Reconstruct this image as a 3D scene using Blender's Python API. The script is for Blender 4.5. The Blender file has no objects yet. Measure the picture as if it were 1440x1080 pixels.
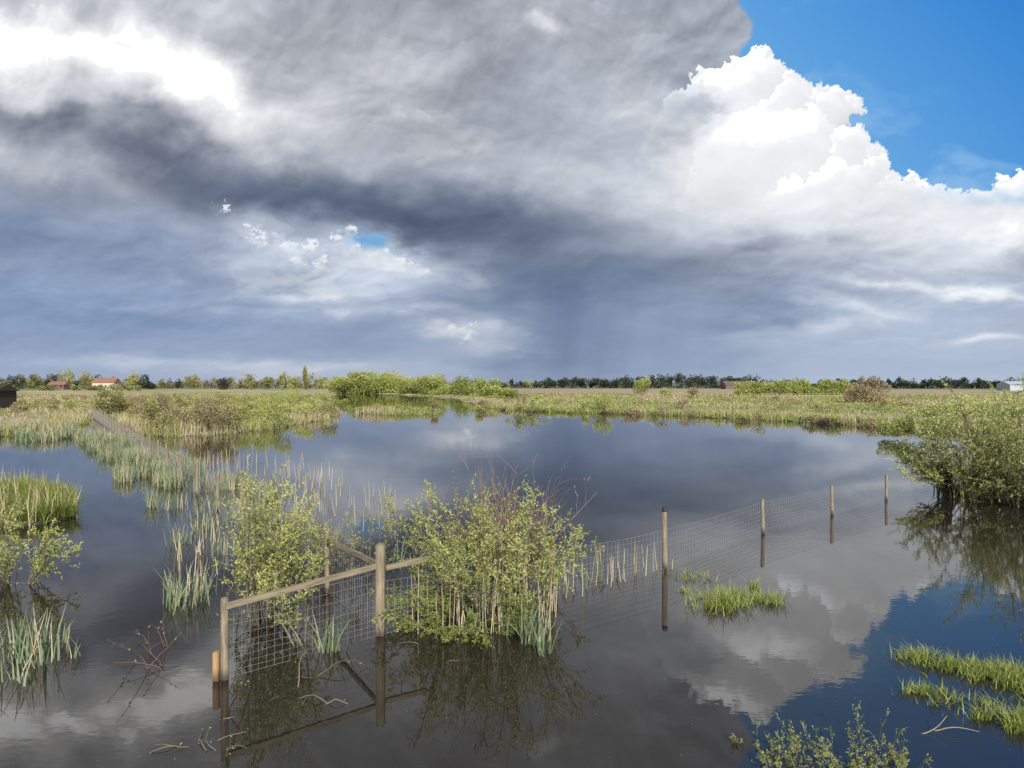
import bpy, bmesh, math, random
import numpy as np
from mathutils import Vector, Matrix
random.seed(7); R=np.random.default_rng(11)
S=bpy.context.scene
CAM_H=3.5; F=960.0
def site(u,v,z=0.0):
    d=(CAM_H)*F/(v-540.0); return np.array([(u-720.0)/F*d,d,z])
def at(u,d,z=0.0): return np.array([(u-720.0)/F*d,d,z])
def vnoise(x,y,seed=0):
    xi=np.floor(x).astype(np.int64); yi=np.floor(y).astype(np.int64); fx=x-xi; fy=y-yi; fx=fx*fx*(3-2*fx); fy=fy*fy*(3-2*fy)
    def h(a,c):
        n=(a*374761393+c*668265263+seed*1442695)&0xffffffff; n=((n^(n>>13))*1274126177)&0xffffffff; return ((n^(n>>16))&0xffff)/65535.0
    return (h(xi,yi)*(1-fx)+h(xi+1,yi)*fx)*(1-fy)+(h(xi,yi+1)*(1-fx)+h(xi+1,yi+1)*fx)*fy
def fbm(x,y,s=0): return .5*vnoise(x,y,s)+.3*vnoise(x*2.1,y*2.1,s+1)+.2*vnoise(x*4.3,y*4.3,s+2)
TAB=np.random.default_rng(3).permutation(4096); GA=np.random.default_rng(4).uniform(0,2*math.pi,4096).astype(np.float32); GC=np.cos(GA); GS=np.sin(GA)
def pn(x,y,seed=0):
    xi=np.floor(x).astype(np.int32); yi=np.floor(y).astype(np.int32); fx=(x-xi); fy=(y-yi)
    u=fx*fx*fx*(fx*(fx*6-15)+10); v=fy*fy*fy*(fy*(fy*6-15)+10)
    def g(a,c,dx,dy):
        h=TAB[(TAB[(a+seed*131)&4095]+c)&4095]; return GC[h]*dx+GS[h]*dy
    return (g(xi,yi,fx,fy)*(1-u)+g(xi+1,yi,fx-1,fy)*u)*(1-v)+(g(xi,yi+1,fx,fy-1)*(1-u)+g(xi+1,yi+1,fx-1,fy-1)*u)*v
def pf(x,y,s=0,o=5,g=.5):
    a=1.0;t=0
    for i in range(o):
        t=t+a*pn(x,y,s+i*5); a*=g; x,y=(x*.8-y*.6)*2.03+13.1,(x*.6+y*.8)*2.03+7.7
    return t

# ---------------------------------------------------------------- world + sun
SUN_EL=math.radians(31); SUN_AZ=math.radians(168)
w=bpy.data.worlds.new("World"); S.world=w; w.use_nodes=True
nt=w.node_tree
sky=nt.nodes.new('ShaderNodeTexSky'); sky.sky_type='NISHITA'; sky.sun_disc=False
sky.sun_elevation=SUN_EL; sky.sun_rotation=SUN_AZ
bg=nt.nodes['Background']; nt.links.new(sky.outputs[0],bg.inputs[0]); bg.inputs[1].default_value=0.12
sl=bpy.data.lights.new("sun","SUN"); sl.energy=5.0; sl.angle=math.radians(0.5); sl.color=(1,.93,.80)
so=bpy.data.objects.new("sun",sl); S.collection.objects.link(so)
sd_=Vector((math.sin(SUN_AZ)*math.cos(SUN_EL),math.cos(SUN_AZ)*math.cos(SUN_EL),math.sin(SUN_EL)))
so.rotation_euler=sd_.to_track_quat('Z','Y').to_euler()
cam=bpy.data.cameras.new("camera"); cam.lens=24; cam.sensor_width=36; cam.clip_end=14000; cam.clip_start=.1
co=bpy.data.objects.new("camera",cam); S.collection.objects.link(co); co.location=(0,0,CAM_H); co.rotation_euler=(math.pi/2,0,0)
S.camera=co
S.view_settings.view_transform='Standard'; S.view_settings.look='None'; S.view_settings.exposure=0

# ---------------------------------------------------------------- cloud-filled sky dome (front two thirds of the sky, open towards the sun)
def sstep(x,a,b_):
    t=np.clip((x-a)/(b_-a),0,1); return t*t*(3-2*t)
def make_sky():
    az=np.radians(np.concatenate([np.arange(-108,-40,1.0),np.arange(-40,40,.06),np.arange(40,108.1,1.0)]))
    el=np.radians(np.concatenate([[-.6],np.arange(0,31,.06),np.arange(31,76,1.0)]))
    E,A=np.meshgrid(el,az,indexing='ij')
    Ac=np.clip(A,-1.15,1.15); Ec=np.clip(E,0,1.1)
    px=720+960*np.tan(Ac)+(A-Ac)*3000; py=540-960*np.tan(Ec)/np.cos(Ac)
    py=np.maximum(py,-1500)
    yy=-300*np.log(np.maximum(720-py,20)/720)
    q1=pf(px/250,yy/90,1,3); q2=pf(px/250,yy/90,40,3)
    k1=pf(px/80,yy/34,60,6,.5); k2=pf(px/80,yy/34,80,6,.5)
    dyy=np.clip((680-py)/680,.2,1.2)
    wx=q1*70+k1*40; wy=(q2*44+k2*32)*dyy
    X=px+wx; Y=py+wy
    Xs=px+k1*24; Ys=py+k2*16
    ux=px+q1*26+k2*8; uy=yy+q2*14+k1*5
    H=pf(ux/180,uy/66,100,6,.45); Hu=pf((ux+5)/180,(uy+5)/66,100,6,.45)
    G=pf(ux/76,uy/34,330,5,.45); Gu=pf((ux+3)/76,(uy+3)/34,330,5,.45)
    fine=pf(px/40,yy/18,130,5,.55); brk=pf(ux/80,uy/28,160,6,.52)
    col=np.zeros(px.shape+(3,)); t=np.clip((540-py)/160,0,1)[...,None]
    col[:]=np.array([182,194,212.])*(1-t)+np.array([158,168,187.])*t
    def blob(cx,cy,rx,ry,rot,c,op,p=2,broken=0,soft=True):
        nonlocal col
        a=math.radians(rot); dx=(X if soft else Xs)-cx; dy=(Y if soft else Ys)-cy
        u=(dx*math.cos(a)+dy*math.sin(a))/rx; v_=(-dx*math.sin(a)+dy*math.cos(a))/ry
        w_=op*np.exp(-np.power(u*u+v_*v_,p/2)*1.1)
        if broken: w_=w_*((1-broken)+broken*sstep(brk,-.12,.18))
        col=col*(1-w_[...,None])+np.array(c,float)*w_[...,None]
    for q in [
     (120,440,420,110,0,(136,156,188),.95),
     (1260,450,340,90,0,(176,191,213),.9),
     (1300,515,300,30,0,(168,184,207),.7),
     (560,20,620,210,0,(164,168,178),.95),
     (560,-250,900,200,0,(162,167,177),.9),
     (160,90,330,120,10,(196,199,206),.8),
     (100,205,330,60,6,(170,175,187),.9),
     (50,160,190,28,8,(132,137,150),.85,2),
     (20,325,230,42,4,(118,136,168),.9),
     (40,272,190,20,4,(134,145,167),.7),
     (80,228,180,34,5,(198,202,210),.9),
     (235,218,240,40,14,(108,114,130),.95),
     (400,272,240,48,12,(104,114,136),.95),
     (650,320,320,52,8,(84,97,121),1,3),
     (850,345,260,52,4,(82,95,119),1,2),
     (800,410,180,62,0,(90,109,141),.9,2),
     (770,480,120,80,0,(102,122,154),.75,2),
     (870,475,140,70,0,(124,143,174),.6,2),
     (980,485,110,50,0,(136,154,183),.7,2),
     (120,430,330,60,0,(130,151,185),.75,2),
     (250,395,190,30,5,(140,158,188),.5,2),
     (100,495,330,34,0,(146,164,193),.7,2),
     (520,470,130,40,0,(136,155,186),.7,2),
     (470,182,190,44,8,(152,156,167),.7,2),
     (530,150,120,52,0,(198,201,207),.85,2,.5),
     (620,215,100,34,0,(194,197,204),.85,2,.5),
     (480,80,120,40,0,(188,191,198),.7,2,.5),
     (350,40,120,30,10,(178,182,190),.7,2),
     (180,-8,160,28,0,(196,200,208),.8,2),
     (720,150,120,60,0,(168,173,184),.6,2),
     (365,150,110,44,25,(232,234,237),.9,2),
     (60,124,150,24,0,(220,222,228),.75,2),
     (0,55,150,62,-5,(258,258,258),1,3),
     (120,62,110,44,8,(250,250,252),1,2.5),
     (255,106,125,56,24,(262,262,262),1,3),
     (760,38,26,12,0,(242,244,247),.9,2),
     (870,60,120,80,0,(174,179,189),.8,2),
     (930,150,80,70,0,(202,206,214),.75,2),
     (790,252,120,26,4,(200,205,214),.9,2),
     (900,297,110,20,4,(152,160,176),.6,2),
     (470,365,170,54,8,(172,184,206),.9,2.5),
     (470,352,150,38,8,(208,217,229),1,2.5,.5),
     (540,368,80,28,8,(226,231,239),.9,2,.4),
     (400,386,115,22,0,(206,215,228),.85,2,.5),
     (515,339,34,14,12,(124,180,230),.95,2.5,.2),
     (430,413,110,14,0,(226,232,240),.95,2,.4),
     (520,437,150,10,0,(206,215,229),.85,2,.4),
     (320,440,140,10,2,(172,186,208),.7,2,.5),
     (665,470,80,26,0,(178,188,206),.85,2,.3),
     (655,464,50,14,0,(214,218,225),.9,2,.4),
     (690,492,60,10,0,(200,207,218),.8,2,.4),
     (400,516,150,13,0,(208,213,221),.95,2,.3),
     (180,508,190,10,0,(192,202,217),.8,2,.3),
     (1190,320,320,56,-3,(218,223,231),.95,2),
     (1060,265,190,66,0,(238,241,245),.9,2),
     (1400,325,160,38,0,(240,243,246),.9,2),
     (1000,350,230,17,-2,(154,163,182),.85,2),
     (1150,376,200,13,-4,(168,178,196),.7,2,.3),
     (1060,425,80,20,-3,(130,146,176),.85,2,.4),
     (1050,452,60,13,5,(124,141,172),.85,2,.4),
     (1310,403,110,9,3,(244,246,250),.95,2,.3),
     (1400,416,80,9,5,(246,248,250),.95,2,.2),
     (1200,432,90,9,5,(220,227,236),.9,2,.3),
     (1180,452,110,9,-8,(212,219,231),.7,2,.4),
     (1410,473,50,5,0,(232,236,242),.85,2),
     (1300,478,120,6,0,(196,207,224),.6,2,.4),
    ]: blob(*q)
    amp=7+5*sstep(py,300,60)+8*np.exp(-((px-460)/190)**2-((py-370)/60)**2)+6*sstep(px,900,1050)*sstep(py,440,360)
    amp=amp*(1-.75*np.exp(-((px-800)/200)**2-((py-460)/90)**2))
    dark=np.exp(-((px-650)/330)**2-((py-320)/90)**2); amp=amp*(1-.2*dark)
    lumw=sstep(py,330,120)
    tex=H*1.8+(H-Hu)*4.5+(G*.7+(G-Gu)*3.2)*(.45+.35*lumw)+fine*.1
    tex=tex*np.clip((540-py)/110,0.2,1)*(1-.5*sstep(col.mean(-1),225,250))
    col=col+(amp*tex)[...,None]
    rg=np.random.default_rng(5)
    def puffs(base,sx,sy,nk,ng):
        kids=[]
        for (x,y,r) in base:
            kids.append((x,y,r))
            for i in range(nk):
                a=rg.uniform(0,2*math.pi); rr=r*rg.uniform(.22,.45); q=r*rg.uniform(.6,.98)
                kx,ky=x+math.cos(a)*q,y+math.sin(a)*q; kids.append((kx,ky,rr))
                for j in range(ng):
                    a2=rg.uniform(0,2*math.pi); kids.append((kx+math.cos(a2)*rr*.85,ky+math.sin(a2)*rr*.85,rr*rg.uniform(.3,.55)))
        hh=np.full(sx.shape,-1.0); nxm=np.zeros(sx.shape); nym=np.zeros(sx.shape)
        for (x,y,r) in kids:
            ii=np.nonzero(np.abs(sx-x)<r)[0]
            dx=(sx[ii]-x)/r; dy=(sy[ii]-y)/r; d2=dx*dx+dy*dy
            z=np.where(d2<1,np.sqrt(np.maximum(1-d2,0))*r**.6,-1); m_=z>hh[ii]; jj=ii[m_]
            hh[jj]=z[m_]; nxm[jj]=dx[m_]; nym[jj]=dy[m_]
        return hh,nxm,nym
    sub=(px>-300)&(px<1050)&(py<330)&(py>-60); px_=px[sub]; py_=py[sub]
    sx=px_+k1[sub]*46; sy=py_+k2[sub]*34
    bs=[(rg.uniform(-250,1000),rg.uniform(-40,290),rg.uniform(26,72)) for i in range(90)]
    hh,nx_,ny_=puffs(bs,sx,sy,4,0)
    sh=np.where(hh>0,-(nx_*.3+ny_)*sstep(hh,0,5),0)*6.5*(1-sstep(py_,240,320))*sstep(px_,-300,-100)
    sh=sh*(1-.6*sstep(col[sub].mean(-1),220,250))
    col[sub]+=sh[:,None]
    # broken sunlit cumulus in the gap, melting into its own haze
    sub=(px>260)&(px<760)&(py<500)&(py>270); px_=px[sub]; py_=py[sub]
    sx=px_+pf(px_/20,py_/13,400,5,.6)*20; sy=(py_+pf(px_/20,py_/13,420,5,.6)*12)
    bs=[(350,320,7),(366,334,10),(402,346,13),(440,350,14),(476,338,13),(496,327,10),(492,346,13),(540,360,16),(562,372,13),(588,378,8),(420,368,12),(452,372,12),
        (312,291,7),(321,294,5),(640,463,8),(664,461,9),(656,472,8)]
    hh,nx_,ny_=puffs(bs,sx,sy,9,3); al=sstep(hh,0,2.8)*(.35+.6*sstep(pf(px_/34,py_/16,440,4),-.25,.25))
    al=al*(1-.75*sstep(ny_,-.15,.6))
    br=240-(nx_*.3+ny_)*8; lowf=np.clip((py_-300)/160,0,1); br=br-lowf*18
    cc=np.stack([br,br+2,br+6],-1); cs=col[sub]
    col[sub]=cs*(1-al[:,None])+cc*al[:,None]
    lean_=px+(py-400)*.12; st=pf(lean_/60,py/700,190,3)
    rw=np.exp(-((px-810)/170)**2)*sstep(py,360,450)
    col=col+(st*rw*13)[...,None]*np.array([.9,1,1.1])
    bl=((px-1462+wx*.5+k1*18)/470)**2+((py-5+wy*.3)/285)**2
    lob=np.exp(-((px-935+k1*14)/88)**2-((py-45+k2*14)/75)**2)
    bl=bl+lob*1.1
    bmask=1-sstep(bl,.93,1.05); bmask=bmask*(1-sstep(px,1900,2300))
    tt=np.clip((px-1000)/440,0,1)*.55+np.clip((280-py)/280,0,1)*.45
    blue=np.array([132,188,235.])*(1-tt[...,None])+np.array([56,132,210.])*tt[...,None]
    wisp=sstep(pf(ux/160,uy/40,200,5),.05,.5)*.3*sstep(bl,0,.8)
    blue=blue*(1-wisp[...,None])+np.array([220,232,244.])*wisp[...,None]
    col=col*(1-bmask[...,None])+blue*bmask[...,None]
    base=[(1068,118,44),(1100,150,50),(1030,145,54),(985,170,52),(1110,205,75),(1040,220,90),(1172,152,30),(1150,182,32),(1196,150,16),(1190,216,42),(1222,238,30),
      (1175,262,60),(1268,276,26),(1305,292,32),(1345,298,30),(1390,300,36),(1430,288,40),(1480,282,50),(1540,280,70),(1620,270,90),(950,210,60),(1260,320,60),(1370,335,60),(1120,290,70)]
    sub=(px>860)&(px<1760)&(py<430)&(py>20); px_=px[sub]; py_=py[sub]
    sx=px_+pf(px_/22,py_/18,220,4,.6)*13; sy=py_+pf(px_/22,py_/18,240,4,.6)*11
    hh,nxm,nym=puffs(base,sx,sy,12,4)
    al=sstep(hh,0.0,2.2); lw=1-.8*sstep(py_,225,300)
    shade=-(.04*nxm+.10*nym)*lw
    br=243+shade*150+H[sub]*14+G[sub]*6
    low=sstep(py_,230,330); br=br-low*20+low*H[sub]*14
    cc=np.stack([br,br*1.004+1,br*1.01+3],-1)
    keep=al*(1-sstep(py_+fine[sub]*20,250,335)*.95)*sstep(sx+k1[sub]*60,900,1010)
    cs=col[sub]; cs=cs*(1-keep[:,None])+cc*keep[:,None]
    g=np.exp(-((sx-985)/32)**2-((sy-150)/20)**2)*.75; cs=cs*(1-g[:,None])+np.array([165,173,188.])*g[:,None]
    col[sub]=cs
    col=np.clip(col,30,262)/255
    linc=np.where(col<=.04045,col/12.92,((col+.055)/1.055)**2.4)
    linc=linc*(1+.7*sstep(col.min(-1),.95,1.01))[...,None]
    alpha=(1-sstep(np.abs(A),math.radians(82),math.radians(106)))*(1-sstep(E,math.radians(50),math.radians(73)))
    rgba=np.concatenate([linc,alpha[...,None]],-1)
    RD=6400.; v=np.stack([RD*np.sin(A)*np.cos(E),RD*np.cos(A)*np.cos(E),RD*np.sin(E)],-1)
    r_,c_=A.shape; ix=np.arange(r_*c_).reshape(r_,c_)
    f=np.stack([ix[:-1,:-1],ix[1:,:-1],ix[1:,1:],ix[:-1,1:]],-1).reshape(-1,4)
    me=bpy.data.meshes.new('sky'); me.vertices.add(r_*c_); me.vertices.foreach_set('co',v.ravel())
    me.loops.add(len(f)*4); me.loops.foreach_set('vertex_index',f.ravel())
    me.polygons.add(len(f)); me.polygons.foreach_set('loop_start',np.arange(len(f))*4); me.polygons.foreach_set('loop_total',np.full(len(f),4))
    ca=me.color_attributes.new('Cloud','FLOAT_COLOR','POINT'); ca.data.foreach_set('color',rgba.ravel())
    m=bpy.data.materials.new('cloud_sky'); m.use_nodes=True; t=m.node_tree; t.nodes.remove(t.nodes['Principled BSDF'])
    a=t.nodes.new('ShaderNodeAttribute'); a.attribute_name='Cloud'; e=t.nodes.new('ShaderNodeEmission'); tr=t.nodes.new('ShaderNodeBsdfTransparent'); mx=t.nodes.new('ShaderNodeMixShader')
    t.links.new(a.outputs['Color'],e.inputs[0]); t.links.new(a.outputs['Alpha'],mx.inputs[0]); t.links.new(tr.outputs[0],mx.inputs[1]); t.links.new(e.outputs[0],mx.inputs[2])
    t.links.new(mx.outputs[0],t.nodes['Material Output'].inputs[0])
    m.cycles.emission_sampling='NONE'
    me.materials.append(m); me.update(calc_edges=True); o=bpy.data.objects.new('sky',me); S.collection.objects.link(o)
make_sky()

# ---------------------------------------------------------------- materials
def newmat(name):
    m=bpy.data.materials.new(name); m.use_nodes=True
    t=m.node_tree; b=t.nodes['Principled BSDF']; return m,t,b
def tintmat(name,stops,rough=.6,transl=0.0,spec=.3):
    m,t,b=newmat(name)
    a=t.nodes.new('ShaderNodeAttribute'); a.attribute_name='tint'
    r=t.nodes.new('ShaderNodeValToRGB'); t.links.new(a.outputs['Fac'],r.inputs[0])
    e=r.color_ramp.elements
    while len(e)<len(stops): e.new(0.5)
    for i,(p,c) in enumerate(stops): e[i].position=p; e[i].color=(*c,1)
    t.links.new(r.outputs[0],b.inputs['Base Color']); b.inputs['Roughness'].default_value=rough
    b.inputs['Specular IOR Level'].default_value=spec
    if transl>0:
        tr=t.nodes.new('ShaderNodeBsdfTranslucent'); t.links.new(r.outputs[0],tr.inputs[0])
        ms=t.nodes.new('ShaderNodeMixShader'); ms.inputs[0].default_value=transl
        t.links.new(b.outputs[0],ms.inputs[1]); t.links.new(tr.outputs[0],ms.inputs[2])
        t.links.new(ms.outputs[0],t.nodes['Material Output'].inputs[0])
    return m
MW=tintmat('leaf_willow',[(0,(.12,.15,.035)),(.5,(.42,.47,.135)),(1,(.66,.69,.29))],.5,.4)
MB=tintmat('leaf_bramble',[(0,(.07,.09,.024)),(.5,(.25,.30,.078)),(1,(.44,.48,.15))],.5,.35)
MD=tintmat('leaf_dark',[(0,(.018,.028,.018)),(.6,(.045,.062,.034)),(1,(.09,.115,.05))],.7,.2)
MO=tintmat('leaf_olive',[(0,(.11,.11,.045)),(.5,(.35,.35,.13)),(1,(.54,.54,.22))],.6,.35)
MBR=tintmat('leaf_brown',[(0,(.12,.09,.06)),(.5,(.32,.255,.155)),(1,(.42,.36,.21))],.7,.25)
MR=tintmat('reed_green',[(0,(.07,.11,.05)),(.5,(.22,.30,.16)),(1,(.42,.50,.33))],.45,.35,.4)
MG=tintmat('grass_green',[(0,(.07,.12,.022)),(.5,(.29,.35,.075)),(1,(.52,.56,.20))],.5,.35)
MS=tintmat('straw',[(0,(.26,.21,.13)),(.5,(.51,.43,.28)),(1,(.72,.64,.47))],.7,.1)
MK=tintmat('bark',[(0,(.05,.042,.032)),(.5,(.15,.125,.09)),(1,(.30,.26,.19))],.85)
MT=tintmat('twig_red',[(0,(.15,.085,.06)),(1,(.36,.24,.18))],.8)
def wood(name,c1,c2):
    m,t,b=newmat(name); n=t.nodes; l=t.links
    g=n.new('ShaderNodeNewGeometry'); tcn=n.new('ShaderNodeTexCoord')
    mp=n.new('ShaderNodeMapping'); mp.inputs['Scale'].default_value=(30,30,3); l.new(tcn.outputs['Object'],mp.inputs[0])
    no=n.new('ShaderNodeTexNoise'); no.inputs['Scale'].default_value=1; no.inputs['Detail'].default_value=8; no.inputs['Roughness'].default_value=.7; l.new(mp.outputs[0],no.inputs[0])
    r=n.new('ShaderNodeValToRGB'); l.new(no.outputs[0],r.inputs[0]); r.color_ramp.elements[0].position=.3; r.color_ramp.elements[1].position=.7
    r.color_ramp.elements[0].color=(*c1,1); r.color_ramp.elements[1].color=(*c2,1)
    sx=n.new('ShaderNodeSeparateXYZ'); l.new(g.outputs['Position'],sx.inputs[0])
    mr=n.new('ShaderNodeMapRange'); l.new(sx.outputs[2],mr.inputs[0]); mr.inputs[1].default_value=.03; mr.inputs[2].default_value=.16; mr.inputs[3].default_value=.3; mr.inputs[4].default_value=1
    vm=n.new('ShaderNodeVectorMath'); vm.operation='SCALE'; l.new(r.outputs[0],vm.inputs[0]); l.new(mr.outputs[0],vm.inputs['Scale'])
    l.new(vm.outputs[0],b.inputs['Base Color']); b.inputs['Roughness'].default_value=.85
    bp=n.new('ShaderNodeBump'); bp.inputs['Strength'].default_value=.5; bp.inputs['Distance'].default_value=.01; l.new(no.outputs[0],bp.inputs['Height']); l.new(bp.outputs[0],b.inputs['Normal'])
    return m
WOOD=wood('weathered_wood',(.10,.083,.058),(.35,.295,.21)); WOODN=wood('new_wood',(.26,.16,.07),(.46,.31,.16)); WOODD=wood('dark_wood',(.02,.017,.013),(.05,.042,.034))
def flat(name,c,rough=.7,metal=0,var=.15,scale=8):
    m,t,b=newmat(name); n=t.nodes; l=t.links
    no=n.new('ShaderNodeTexNoise'); no.inputs['Scale'].default_value=scale; no.inputs['Detail'].default_value=5
    tcn=n.new('ShaderNodeTexCoord'); l.new(tcn.outputs['Object'],no.inputs[0])
    r=n.new('ShaderNodeValToRGB'); l.new(no.outputs[0],r.inputs[0]); r.color_ramp.elements[0].position=.3; r.color_ramp.elements[1].position=.7
    r.color_ramp.elements[0].color=(*[x*(1-var) for x in c],1); r.color_ramp.elements[1].color=(*[min(1,x*(1+var)) for x in c],1)
    l.new(r.outputs[0],b.inputs['Base Color']); b.inputs['Roughness'].default_value=rough; b.inputs['Metallic'].default_value=metal
    return m
WIRE=flat('galvanised_wire',(.34,.34,.33),.5,.3)
CAPM=flat('dark_cap',(.03,.03,.035),.5)

# ---------------------------------------------------------------- mesh builder
class B:
    def __init__(s): s.v=[];s.f=[];s.m=[];s.t=[];s.n=0
    def add(s,v,f,mat,tint):
        v=np.asarray(v,float).reshape(-1,3); f=np.asarray(f,int).reshape(-1,4)
        s.v.append(v); s.f.append(f+s.n); s.m.append(np.full(len(f),mat)); 
        s.t.append(np.broadcast_to(np.asarray(tint,float),(len(v),)).copy()); s.n+=len(v)
    def obj(s,name,mats,smooth=False):
        me=bpy.data.meshes.new(name); v=np.concatenate(s.v); f=np.concatenate(s.f); m=np.concatenate(s.m); t=np.concatenate(s.t)
        me.vertices.add(len(v)); me.vertices.foreach_set('co',v.ravel())
        me.loops.add(len(f)*4); me.loops.foreach_set('vertex_index',f.ravel())
        me.polygons.add(len(f)); me.polygons.foreach_set('loop_start',np.arange(len(f))*4); me.polygons.foreach_set('loop_total',np.full(len(f),4))
        me.polygons.foreach_set('material_index',m)
        if smooth: me.polygons.foreach_set('use_smooth',np.ones(len(f),bool))
        a=me.attributes.new('tint','FLOAT','POINT'); a.data.foreach_set('value',np.clip(t,0,1))
        for q in mats: me.materials.append(q)
        me.update(calc_edges=True); 
        o=bpy.data.objects.new(name,me); S.collection.objects.link(o); return o
def unit(a): return a/np.maximum(np.linalg.norm(a,axis=-1,keepdims=True),1e-9)
def tube(b,pts,rad,mat,tint,k=4):
    pts=np.asarray(pts,float); n=len(pts); rad=np.broadcast_to(rad,(n,))
    tg=unit(np.gradient(pts,axis=0)); ref=np.array([.31,.17,.93]) if abs(tg[0][2])<.8 else np.array([1,.1,0])
    a=unit(np.cross(tg,ref)); c=np.cross(tg,a)
    an=np.arange(k)*2*math.pi/k
    ring=a[:,None]*np.cos(an)[None,:,None]+c[:,None]*np.sin(an)[None,:,None]
    vv=pts[:,None]+ring*rad[:,None,None]
    i=np.arange(n-1)[:,None]*k; j=np.arange(k)[None]; j2=(j+1)%k
    f=np.stack([i+j,i+j2,i+k+j2,i+k+j],-1).reshape(-1,4)
    b.add(vv,f,mat,tint)
def leaves(b,p,d,ln,wd,mat,tint):
    n=len(p); d=unit(d); s=unit(np.cross(d,R.normal(size=(n,3)))); ln=np.broadcast_to(ln,(n,))[:,None]; wd=np.broadcast_to(wd,(n,))[:,None]
    vv=np.stack([p,p+d*ln*.5+s*wd,p+d*ln,p+d*ln*.5-s*wd],1)
    b.add(vv,np.arange(n*4).reshape(-1,4),mat,np.repeat(np.broadcast_to(tint,(n,)),4))
def blades(b,base,h,w,lean,mat,tint,seg=3,bend=.3):
    n=len(base); h=np.broadcast_to(h,(n,)); w=np.broadcast_to(w,(n,))
    az=R.uniform(0,2*math.pi,n); ld=np.stack([np.cos(az),np.sin(az),np.zeros(n)],1); az2=az+R.normal(0,.8,n)+math.pi/2
    sd=np.stack([np.cos(az2),np.sin(az2),np.zeros(n)],1)
    le=np.abs(R.normal(0,lean,n)); bd=np.abs(R.normal(0,bend,n))
    rows=[]; wp={3:[.8,1,.7,.08],2:[1,.8,.08]}[seg]; tn=np.broadcast_to(tint,(n,)); tr_=[]
    for i in range(seg+1):
        t=i/seg
        c=base+ld*((le*t+bd*t**3)*h)[:,None]; c[:,2]+=h*(t-.35*np.minimum(bd,1)*t**3)
        ww=(w*wp[i]*.5)[:,None]
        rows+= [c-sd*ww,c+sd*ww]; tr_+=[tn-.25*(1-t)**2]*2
    vv=np.stack(rows,1); K=2*(seg+1)
    f=np.array([[2*i,2*i+1,2*i+3,2*i+2] for i in range(seg)])
    f=(np.arange(n)[:,None,None]*K+f[None]).reshape(-1,4)
    b.add(vv,f,mat,np.stack(tr_,1).ravel())
def path(p,d,L_,n,wob,grav):
    pts=[p.copy()]; d=d/np.linalg.norm(d)
    for i in range(n):
        d=d+R.normal(0,wob,3)+np.array([0,0,grav]); d/=np.linalg.norm(d); p=p+d*L_/n; pts.append(p.copy())
    return np.array(pts)
def rv(): return R.normal(size=3)
def bush(b,base,H,rad,stems,br=9,tw=3,leaf=.04,per=9,spread=.6,grav=-.05,mleaf=0,mbark=1,tmean=.55,rstem=.012,bare=0.0,lean=(0,0),start=.2):
    base=np.array(base,float)
    for s in range(stems):
        a=R.uniform(0,2*math.pi); rr=rad*.35*math.sqrt(R.random())
        p=base+np.array([math.cos(a)*rr,math.sin(a)*rr,-.15]); sp_=spread*R.uniform(.2,1.15)
        a+=R.normal(0,.5)
        d=np.array([math.cos(a)*sp_+lean[0],math.sin(a)*sp_+lean[1],1.0])
        Ls=H*R.uniform(.6,1.1)*math.sqrt(1+sp_*sp_*.5)
        st=path(p,d,Ls,9,.09,grav*.5); tube(b,st,np.linspace(rstem,rstem*.2,10)*R.uniform(.7,1.3),mbark,R.uniform(.1,.9))
        isbare=R.random()<bare; ts=R.normal(tmean,.13)
        for q in range(br):
            t=R.uniform(start,1.0); i=min(int(t*9),8); p0=st[i]+(st[i+1]-st[i])*(t*9-i)
            dd=unit(st[i+1]-st[i]); d2=dd+rv()*.55+np.array([0,0,.1]); Lb=H*R.uniform(.16,.36)*(1.15-t*.6)
            b2=path(p0,d2,Lb,5,.13,grav); tube(b,b2,np.linspace(rstem*.35,rstem*.12,6),mbark,R.uniform(.2,1),3)
            if isbare: continue
            segs=[b2]
            for z in range(tw):
                j=R.integers(0,5); d3=(b2[j+1]-b2[j]); d3=d3/np.linalg.norm(d3)+rv()*.6
                b3=path(b2[j],d3,Lb*R.uniform(.3,.6),3,.15,grav); tube(b,b3,rstem*.1,mbark,R.uniform(.2,1),3); segs.append(b3)
            for g in segs:
                k=per+2; tt=R.uniform(0.1,1,k)*(len(g)-1); i0=np.minimum(tt.astype(int),len(g)-2); fr=(tt-i0)[:,None]
                pp=g[i0]*(1-fr)+g[i0+1]*fr; dl=unit(g[i0+1]-g[i0])*.6+R.normal(0,.55,(k,3))+np.array([0,0,.2])
                leaves(b,pp,dl,leaf*R.uniform(.6,1.3,k),leaf*.22*R.uniform(.7,1.3,k),mleaf,ts+R.normal(0,.16,k)+ .15*(pp[:,2]-base[2])/H-.05)
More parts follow.
